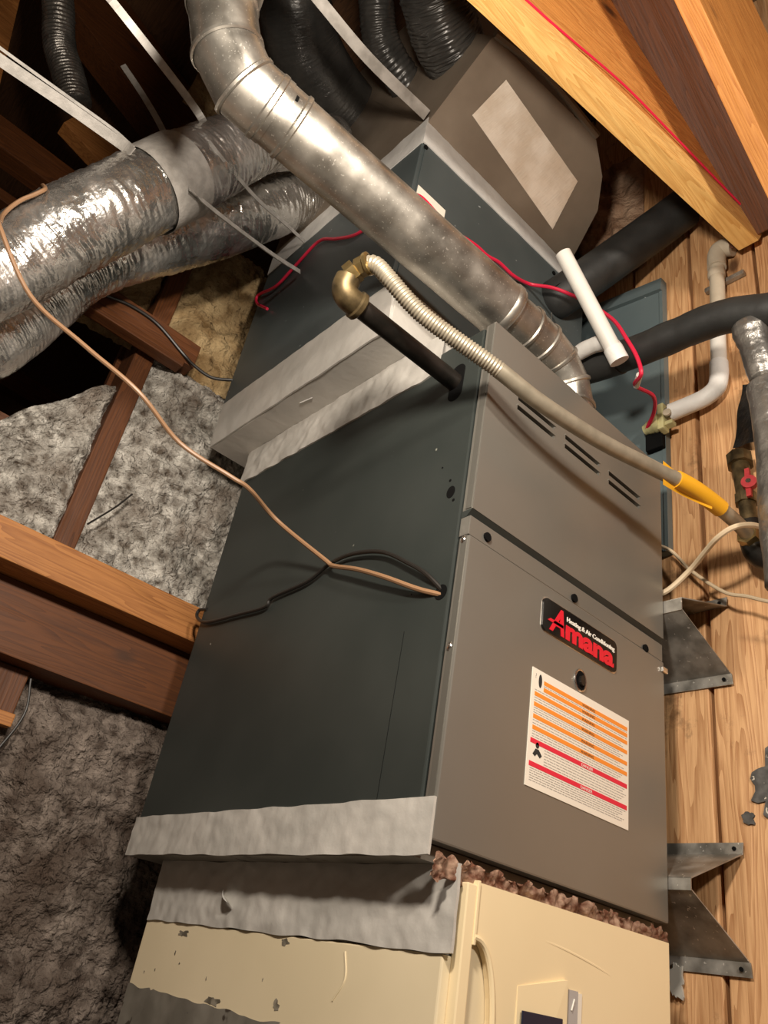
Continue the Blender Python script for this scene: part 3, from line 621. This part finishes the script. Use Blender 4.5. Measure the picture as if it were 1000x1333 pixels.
pv = thing('drain_standpipe', 'white pvc drain standpipe leaning in front of the coil cabinet', 'pipe', (.45, .01, 1.22))
bm = B(); a, b = Vector((.261, .057, 1.491)), Vector((.434, .003, 1.221))
tube(bm, [a, b], .0205, 24, cap=True); obj('pipe', bm, 'pvc', pv, smooth=True)
bm = B(); d = (b-a).normalized(); disc(bm, a-d*.0003, -d, .016, .0012, 20); obj('pipe_mouth', bm, 'white', pv)
bm = B(); tube(bm, smooth([(.432, .275, 1.300), (.432, .20, 1.304), (.432, .144, 1.310), (.431, .095, 1.314), (.431, .045, 1.302), (.432, .014, 1.266), (.433, .006, 1.236)], 7), lambda t: .0205, 18, rf=lambda i, a, p: 1+.09*noise.noise(p*40)); obj('wrapped_tee', bm, 'wrap', pv, smooth=True)
bm = B(); tube(bm, [b-d*.035, b-d*.012, b+d*.004], lambda t: .024, 18, rf=lambda i, a, p: 1+.10*noise.noise(p*60)); obj('cement_collar', bm, 'wrap', pv, smooth=True)

pd = thing('drain_pipe', 'white pvc drain pipe bending up the plank wall', 'pipe', (.71, -.05, 1.24))
bm = B(); tube(bm, smooth([(.705, .022, 1.247), (.708, -.03, 1.25), (.712, -.072, 1.257), (.716, -.100, 1.278), (.718, -.108, 1.315), (.718, -.110, 1.36)], 7), .0235, 20, rf=lambda i, a, p: 1+.03*noise.noise(p*30)); obj('wrapped_bend', bm, 'wrap', pd, smooth=True)
bm = B(); tube(bm, [(.718, -.110, 1.35), (.718, -.113, 1.46), (.718, -.118, 1.56)], .0205, 20); obj('riser', bm, 'pvc', pd, smooth=True)
bm = B(); tube(bm, [(.718, -.118, 1.55), (.718, -.122, 1.66), (.718, -.125, 1.735)], .0205, 20); obj('old_riser', bm, 'pvcold', pd, smooth=True)
bm = B(); tube(bm, smooth([(.718, -.124, 1.715), (.718, -.127, 1.765), (.720, -.140, 1.785), (.725, -.172, 1.775)], 6), .026, 20); obj('top_elbow', bm, 'pvcold', pd, smooth=True)
for z in (1.69, 1.55):
    bm = B(); ringband(bm, (.718, -.122, z), (0, 0, 1), .0205, .03, .0035, 20); obj('coupling', bm, 'pvcold', pd, smooth=True)
bm = B(); box(bm, (.735, -.19, 1.665), (.75, -.075, 1.680), .002); obj('pipe_clip', bm, 'zinc', pd)
bm = B(); tube(bm, [(.704, .045, 1.243), (.705, .018, 1.247)], .018, 16); obj('threaded_end', bm, 'zinc', pd, smooth=True)

fs = thing('float_switch', 'pale olive plastic float switch with red wires on the drain pipe end', 'switch', (.70, .05, 1.19))
bm = B(); box(bm, (.684, .034, 1.190), (.716, .052, 1.275), .004); obj('switch_body', bm, 'olive', fs)
bm = B(); tube(bm, [(.70, .05, 1.222), (.70, .068, 1.220), (.70, .070, 1.220), (.70, .085, 1.218), (.70, .087, 1.218), (.70, .098, 1.217)], lambda t: .026-.012*t, 18); obj('switch_cap', bm, 'olive', fs, smooth=True, sharp=50)
bm = B(); box(bm, (.690, .012, 1.200), (.712, .034, 1.212), .002); obj('switch_tab', bm, 'olive', fs)
bm = B(); disc(bm, (.686, .022, 1.232), (-1, -.2, 0), .011, .006, 14); obj('switch_button', bm, 'pvcold', fs)
bm = B(); box(bm, (.705, .05, 1.150), (.722, .10, 1.205), .003); obj('switch_shadow', bm, 'black', fs)  # black block put in as the dark shadow below the switch

# sheet panel behind the pipes on the plank wall
sp = thing('sheet_panel', 'blue-grey painted sheet-metal panel against the plank wall behind the pipes', 'panel', (.73, .4, .7))
bm = B(); hexa(bm, [(.725,.052,.84),(.748,.052,.84),(.748,.62,.84),(.725,.62,.84),(.725,.050,1.800),(.748,.050,1.800),(.748,.62,1.90),(.725,.62,1.90)]); obj('sheet', bm, 'teal', sp)
bm = B(); hexa(bm, [(.712,.050,1.748),(.748,.050,1.748),(.748,.62,1.850),(.712,.62,1.850),(.720,.050,1.802),(.748,.050,1.802),(.748,.62,1.903),(.720,.62,1.903)]); obj('folded_top', bm, 'teal', sp)
bm = B(); box(bm, (.7225, .050, .84), (.7255, .060, 1.75)); obj('folded_edge', bm, 'teal', sp)

# ================================================================== WALL BRACKETS
def bracket(za, zb, zw0, zw1, label):
    t = thing('wall_bracket', label, 'bracket', (.68, .1, zw0-.02), 'galvanized furnace brackets on the plank wall')
    y1, yb, yw = .45, -.040, -.074
    xb, xw = .617, .745
    def sheet(name, a, b, c, d, th=.0025):
        bm = B(); a, b, c, d = map(Vector, (a, b, c, d)); n = (b-a).cross(d-a).normalized()*th
        prism(bm, [a, b, c, d], n); return obj(name, bm, 'zinc', t)
    sheet('front_bar', (xb, y1, za), (xb, yb, za), (xb, yb, zb), (xb, y1, zb))
    sheet('upper_plate', (xb, y1, zb), (xb, yb, zb), (xw, yw, zw1), (xw, y1, zw1))
    sheet('lower_plate', (xb, y1, za), (xb, yb, za), (xw, yw, zw0), (xw, y1, zw0))
    sheet('upper_flange', (xw, y1, zw1), (xw, yw-.002, zw1), (xw, yw-.004, zw1+.022), (xw, y1, zw1+.022))
    f = sheet('lower_flange', (xw, y1, zw0), (xw, yw-.002, zw0), (xw, yw-.004, zw0-.024), (xw, y1, zw0-.024))
    for z in (zw1+.011, zw0-.012):
        bm = B(); disc(bm, (xw-.003, yw+.014, z), (-1, 0, 0), .004, .002, 8); obj('nail', bm, 'black', t)
    return t
bracket(.058, .078, -.034, .146, 'galvanized wall bracket low on the planks beside the furnace base')
bracket(.612, .640, .510, .668, 'galvanized wall bracket higher on the planks beside the door split')
# paint blots and putty on the planks
def blot(name, y, z, w, h, sd, m, label, x=.7485):
    bm = B(); ps = []
    for k in range(36):
        a = 2*math.pi*k/36; r = .8+.45*noise.noise(Vector((math.cos(a)*2.2, math.sin(a)*2.2, sd)))+.2*noise.noise(Vector((math.cos(a)*6, math.sin(a)*6, sd)))
        ps.append((x, y+w*.5*r*math.cos(a), z+h*.5*r*math.sin(a)))
    prism(bm, ps, (.005, 0, 0)); return obj(name, bm, m, label=label, cat='stain')
blot('tar_splatter', -.150, .275, .115, .165, 3.1, 'tar', 'grey speckled tar splatter on the plank wall between the brackets')
blot('tar_splatter', -.088, .215, .030, .030, 8.8, 'tar', 'small grey splatter beside the large tar splatter')
blot('putty_smear', .066, -.075, .035, .075, 5.2, 'putty', 'pale putty smear under the low wall bracket', x=.738)

# ================================================================== JOISTS AND RAFTERS
def jy(x): return -.07-.1212*(x+.29)
jd = Vector((1.04, -.126, 0)).normalized()
def side(pts, off):
    return [Vector((x, jy(x)+off, z)) for x, z in pts]
jt = thing('ceiling_joist', 'bright yellow-orange pine joist crossing above the coil with a sloped end', 'beam', (0, -.1, 1.74))
bm = B(); prism(bm, side([(-1.4, 1.745), (.715, 1.735), (.735, 1.775), (.715, 1.800), (.66, 1.812), (-1.4, 1.83)], .0), (0, -.056, 0)); obj('bottom_chord', bm, 'pinex', jt)
bm = B(); prism(bm, side([(-1.4, 1.825), (.655, 1.812), (.17, 2.26), (-.45, 2.84), (-1.4, 2.84)], -.006), (0, -.045, 0)); obj('web_board', bm, 'orx', jt)
def zr(x): return 1.963-.77*(x-.117)
def sloped(name, m, y0, y1, h0, h1, label, cat, xe=.735):
    """timber lying along the roof slope, built straight and then turned so the grain follows it"""
    bm = B(); box(bm, (-1.30, y0, h0), (xe, y1, h1), .003); o = obj(name, bm, m, label=label, cat=cat)
    th = math.atan(.77); piv = Vector((.117, 0, 1.963)); d = o.location-Vector((0, 0, 0))
    o.rotation_euler = (0, th, 0)
    o.location = piv+Matrix.Rotation(th, 3, 'Y') @ d; return o
sloped('roof_rafter', 'orx', -.40, -.35, 0, .62, 'wide orange-brown roof rafter sloping down to the plank wall', 'beam')
sloped('roof_sheathing', 'brx', -.348, -.17, .20, .22, 'brown roof board wedged between the wide rafter and the pine joist', 'board', .60)
# dark rafters far behind on the left
for i, (a, b, w, h, m, lab) in enumerate((
    ((-1.55, 1.95, 3.72), (-.15, 1.95, 3.12), .16, .34, 'brx', 'broad dark brown rafter high behind the flue elbow'),
    ((-1.25, 1.90, 2.42), (-.30, 1.90, 2.40), .10, .14, 'brx', 'dark brown tie beam behind the silver ducts'),
    ((-1.25, 1.95, 2.22), (-.30, 1.95, 2.20), .05, .05, 'brx', 'thin dark tie rail under the dark tie beam'),
    ((-1.00, 1.75, 2.00), (-1.33, 1.75, 3.35), .10, .10, 'headx', 'brown leaning brace beside the small flex duct'),
    ((-.80, 1.75, 2.60), (-.20, 1.75, 2.42), .07, .16, 'headx', 'short reddish brace behind the silver ducts'),
    ((-1.80, .57, -1.75), (-1.80, .57, 3.9), .09, .09, 'headx', 'upright attic post that the hanger straps are nailed to'),
    ((-1.1, 1.70, 1.15), (-.50, 1.70, 1.65), .06, .09, 'brx', 'slanting dark brace low behind the silver ducts'),
    ((-1.3, 2.3, 1.75), (-.2, 2.3, 1.70), .06, .10, 'brx', 'dim far rail seen under the silver ducts'))):
    bm = B(); beam(bm, a, b, w, h, (0, 0, 1) if abs(Vector(b).z-Vector(a).z) < 2.2 else (0, 1, 0)); obj('attic_rafter', bm, m, label=lab, cat='beam')
# tan batts in the gap between the plenum and the joist
bm = B(); V = grid_face(bm, (.74, .12, 1.93), (.70, 1.05, 1.93), (.70, 1.05, 2.55), (.74, .12, 2.55), 90, 60, lambda u, v, q: -.05*min(1, min(u, 1-u, v, 1-v)*10)*(.6+noise.noise(q*9)+.5*noise.noise(q*25)))
obj('wall_batt', bm, 'insp', smooth=True, sharp=180, label='pinkish tan insulation batt on the plank wall beside the plenum', cat='insulation', kind='stuff')
bm = B(); V = grid_face(bm, (-.55, 1.14, 2.35), (-.14, 1.14, 2.35), (-.14, 1.14, 3.2), (-.55, 1.14, 3.2), 50, 90, lambda u, v, q: .05*(noise.noise(q*8)+.5*noise.noise(q*25)))
obj('hanging_batt', bm, 'insy', smooth=True, sharp=180, label='yellow batt hanging between the flue elbow and the black duct', cat='insulation', kind='stuff')

# ================================================================== FLEX DUCTS
def flex(name, pts, r, label, m='foil', amp=.04, rib=.0, n=64, k=60, ridge=1.0):
    """foil sleeve: lumps, plus sharp wrinkles that run round the duct"""
    P = smooth(pts, k)
    def rf(i, a, p):
        c = Vector((math.cos(a), math.sin(a), 0))
        j = i+7*noise.noise(p*5+c); am = .55+.9*abs(noise.noise(p*8+c*1.3))
        w = noise.noise(Vector((j*.30, c.x*1.9, c.y*1.9)))
        w2 = noise.noise(Vector((i*.16+50, c.x*2.4, c.y*2.4)))
        return 1+rib*math.sin(i*math.pi/3.2)+amp*(noise.noise(p*6+c*.8)+.5*noise.noise(p*17+c*2))+ridge*am*(.030*(1-2*abs(w))+.020*(1-2*abs(w2)))-.03
    bm = B(); tube(bm, P, r, n, rf=rf)
    return obj(name, bm, m, smooth=True, sharp=180, label=label, cat='duct')
up_path = [(-.16, .70, 2.12), (-.28, .685, 1.99), (-.387, .68, 1.848), (-.485, .69, 1.654), (-.590, .707, 1.429), (-.695, .769, 1.229), (-.775, .817, 1.057), (-.87, .825, .92), (-1.10, .79, .82), (-1.50, .75, .78), (-1.95, .74, .80)]
def flexr(t):
    t = t*1.428
    return .091+.016*min(1, max(0, (t-.28)/.2))-.010*min(1, max(0, t-.7)/.3)
flex('flex_duct', up_path, flexr, 'fat silver foil flex duct in front, strapped near its middle')
flex('flex_duct', [(-.075, .862, 2.04), (-.12, .862, 2.01), (-.19, .865, 1.945), (-.311, .892, 1.755), (-.463, .925, 1.553), (-.600, .975, 1.375), (-.662, 1.022, 1.215), (-.698, 1.040, 1.076), (-.77, 1.045, .96), (-1.00, 1.045, .90), (-1.45, 1.03, .89), (-1.95, 1.03, .90)], .104, 'silver foil flex duct sagging under the strapped duct', amp=.05)
flex('flex_duct', [(-.56, .53, 2.64), (-.50, .62, 2.56), (-.42, .69, 2.51), (-.335, .74, 2.485), (-.2, .78, 2.47), (-.07, .80, 2.47)], .128, 'large black film flex duct rising beside the flue elbow', 'foildark', .03, .0, ridge=.22)
flex('flex_duct', [(-.40, .33, 2.50), (-.30, .385, 2.37), (-.215, .435, 2.31), (-.07, .46, 2.28)], .055, 'thin black flex duct between the two larger black ducts', 'foildark', .06, .02)
flex('flex_duct', [(-.36, .10, 2.24), (-.24, .17, 2.20), (-.15, .21, 2.18), (-.06, .24, 2.18)], .095, 'crinkled black flex duct entering the plenum by its leaning hood', 'foildark', .09, .01, ridge=2)
flex('flex_duct', [(-1.13, 1.59, 3.07), (-1.05, 1.63, 2.94), (-.974, 1.668, 2.81), (-.90, 1.66, 2.70), (-.82, 1.65, 2.575)], .062, 'small silver flex duct hanging in the dark rafters', 'dullfoil', .05, .04, n=30)
# matte tape band where the strap goes round the fat duct
ups = smooth(up_path, 60); i0 = int(len(ups)*.35); i1 = int(len(ups)*.4025)
bm = B(); tube(bm, ups[i0:i1], .1125, 48, cap=False, rf=lambda i, a, p: 1+.015*noise.noise(p*14))
obj('duct_tape_band', bm, 'strapw', smooth=True, label='matte grey tape band wrapped round the fat silver duct', cat='tape')
# strap round the big duct and hanger straps
def strap(pts, w, label, m='strap', nrm=(0, -1, .2), th=.0015, k=6):
    P = smooth(pts, k); bm = B(); N = Vector(nrm); pr = None
    for i, p in enumerate(P):
        d = (P[min(i+1, len(P)-1)]-P[max(i-1, 0)]).normalized(); s = d.cross(N).normalized()*w/2; q = d.cross(s).normalized()*th
        r = [bm.verts.new(p+s-q), bm.verts.new(p+s+q), bm.verts.new(p-s+q), bm.verts.new(p-s-q)]
        if pr:
            for a in range(4): bm.faces.new((pr[a], pr[(a+1) % 4], r[(a+1) % 4], r[a]))
        else: bm.faces.new(r)
        pr = r
    bm.faces.new(pr[::-1])
    return obj('hanger_strap', bm, m, label=label, cat='strap')
strap([(-1.752, .58, 1.99), (-1.1, .36, 1.93), (-.60, .255, 1.895), (-.508, .26, 1.888), (-.316, .272, 1.880), (-.10, .273, 1.893)], .030, 'bright metal strap running from the coil cabinet corner up past the black ducts', nrm=(0, -.6, -.8))
strap([(-1.752, .57, 2.22), (-1.3, .57, 1.97), (-.934, .570, 1.768), (-.873, .556, 1.728), (-.736, .582, 1.712), (-.615, .615, 1.708), (-.560, .627, 1.695), (-.537, .606, 1.645)], .020, 'metal strap hanging behind the flue elbow down to the silver duct', nrm=(0, -.7, -.7))
strap([(-1.752, .57, 1.29), (-1.4, .60, 1.345), (-1.054, .63, 1.400), (-.988, .64, 1.413), (-.847, .650, 1.439), (-.735, .654, 1.452), (-.690, .648, 1.448), (-.670, .626, 1.424)], .026, 'wide woven strap pulled tight to the fat silver duct', 'strapw', nrm=(0, -.7, -.7))
strap([(-1.752, .57, 1.33), (-1.4, .60, 1.378), (-1.059, .626, 1.428), (-.988, .635, 1.439), (-.839, .648, 1.464), (-.730, .650, 1.474), (-.688, .648, 1.468), (-.672, .632, 1.448)], .007, 'narrow second strand beside the wide woven strap', 'strapw', nrm=(0, -.7, -.7))
strap([(-.77, 1.004, 2.133), (-.671, .951, 2.008), (-.590, .870, 1.840), (-.535, .795, 1.655)], .018, 'dull strap dropping from the rafters to the silver duct', 'strapw', nrm=(0, -.7, -.7))
strap([(-.520, .606, 1.425), (-.503, .616, 1.434), (-.474, .634, 1.451), (-.375, .672, 1.492), (-.211, .735, 1.568), (-.10, .76, 1.61)], .015, 'pale strap stretched from the fat silver duct to the coil cabinet edge', 'strapw', nrm=(-.5, -.8, -.2))
strap([(-.530, .594, 1.60), (-.515, .588, 1.587), (-.489, .591, 1.580), (-.442, .612, 1.592), (-.405, .636, 1.612), (-.315, .690, 1.660), (-.20, .745, 1.722), (-.098, .80, 1.78)], .010, 'thin pale strap crossing the silver ducts behind the flue', 'strapw', nrm=(-.3, -.7, -.5))

# ================================================================== CABLES
def cable(name, pts, r, m, label, k=8):
    bm = B(); tube(bm, smooth(pts, k), r, 8); return obj(name, bm, m, smooth=True, label=label, cat='cable')
cable('thermostat_cable', [(-.69, .865, 1.315), (-.755, .822, 1.318), (-.790, .745, 1.275), (-.784, .692, 1.222), (-.797, .694, 1.190), (-.811, .702, 1.166), (-.822, .705, 1.130), (-.826, .690, 1.085), (-.823, .640, 1.025), (-.822, .595, .980), (-.712, .597, .874), (-.588, .554, .808), (-.467, .509, .748), (-.348, .52, .700), (-.238, .475, .662), (-.19, .47, .655), (-.09, .50, .640), (-.022, .385, .543), (-.018, .36, .525), (-.022, .27, .49), (-.020, .186, .452), (-.010, .10, .41), (.004, .05, .392)], .0048, 'wbrown', 'long brown cable swinging from the ducts into a hole in the furnace side')
cable('control_cable', [(.004, .05, .400), (-.010, .085, .436), (-.012, .131, .468), (-.012, .215, .517), (-.011, .313, .542), (-.010, .386, .540), (-.008, .457, .519), (-.008, .581, .512), (-.008, .604, .494), (-.008, .716, .501), (-.008, .86, .513), (-.008, .924, .540), (-.006, .93, .562), (.0, .90, .56)], .0042, 'wblack', 'dark cable looping across the furnace side to its rear edge')
cable('black_cable', [(-.085, 1.015, 1.325), (-.14, 1.05, 1.315), (-.195, 1.072, 1.334), (-.239, 1.0855, 1.361), (-.342, 1.0865, 1.403), (-.43, 1.0865, 1.405), (-.494, 1.0865, 1.388), (-.55, 1.0865, 1.37)], .005, 'wblack', 'black cable running from the coil cabinet over the blocking board')
cable('insulation_wire', [(-.30, 1.10, .72), (-.25, 1.10, .80), (-.22, 1.10, .86)], .0025, 'wblack', 'short thin wire on the insulation beside the stud')
cable('insulation_wire', [(-.285, 1.09, .30), (-.27, 1.085, .22), (-.30, 1.08, .12), (-.33, 1.08, .05)], .003, 'wblack', 'thin dark wire trailing down the lower insulation')
cable('red_cable', [(-.098, .42, 1.55), (-.098, .498, 1.569), (-.098, .60, 1.635), (-.098, .702, 1.705), (-.10, .80, 1.675), (-.10, .898, 1.646), (-.10, 1.015, 1.685), (-.10, 1.005, 1.640), (-.10, .909, 1.551)], .0048, 'wred', 'red cable curling over the left side of the coil cabinet')
cable('red_cable', [(-.125, .268, 1.515), (-.10, .262, 1.535), (-.064, .26, 1.556), (.01, .26, 1.547), (.07, .262, 1.552), (.142, .26, 1.567), (.19, .262, 1.572), (.236, .26, 1.585), (.30, .262, 1.590), (.368, .26, 1.614), (.41, .21, 1.600), (.45, .165, 1.570), (.455, .10, 1.490), (.455, .035, 1.395), (.45, -.006, 1.303), (.452, -.035, 1.225), (.455, -.045, 1.165), (.50, .0, 1.185), (.58, .0, 1.207), (.64, .033, 1.213), (.69, .085, 1.212)], .0052, 'wred', 'red wire pair draped across the coil front down to the float switch')
bm = B(); tube(bm, [(.462, -.036, 1.172), (.505, .0, 1.186)], .008, 8); obj('wire_splice', bm, 'wrap', smooth=True, label='white tape splice on the red wire above the float switch', cat='splice')
cable('red_cable', [(x, jy(x)-.0585, z) for x, z in ((-.40, 1.80), (-.145, 1.815), (-.043, 1.825), (.16, 1.85), (.36, 1.838), (.66, 1.815))], .003, 'wred', 'thin red line stapled along the pine joist')
cable('cream_cable', [(.612, .10, .668), (.613, .05, .666), (.628, .005, .672), (.632, -.052, .712), (.602, -.105, .728), (.575, -.148, .736), (.573, -.184, .749), (.596, -.211, .759), (.636, -.232, .762), (.67, -.28, .76)], .0062, 'wcream', 'thick cream cable arching over the plank wall beside the gas valve')
cable('cream_cable', [(.72, .09, .87), (.71, .035, .826), (.70, -.02, .752), (.69, -.098, .674), (.685, -.15, .648), (.68, -.195, .623), (.68, -.28, .585)], .0042, 'wcream', 'thin cream cable sagging under the thick cream cable')
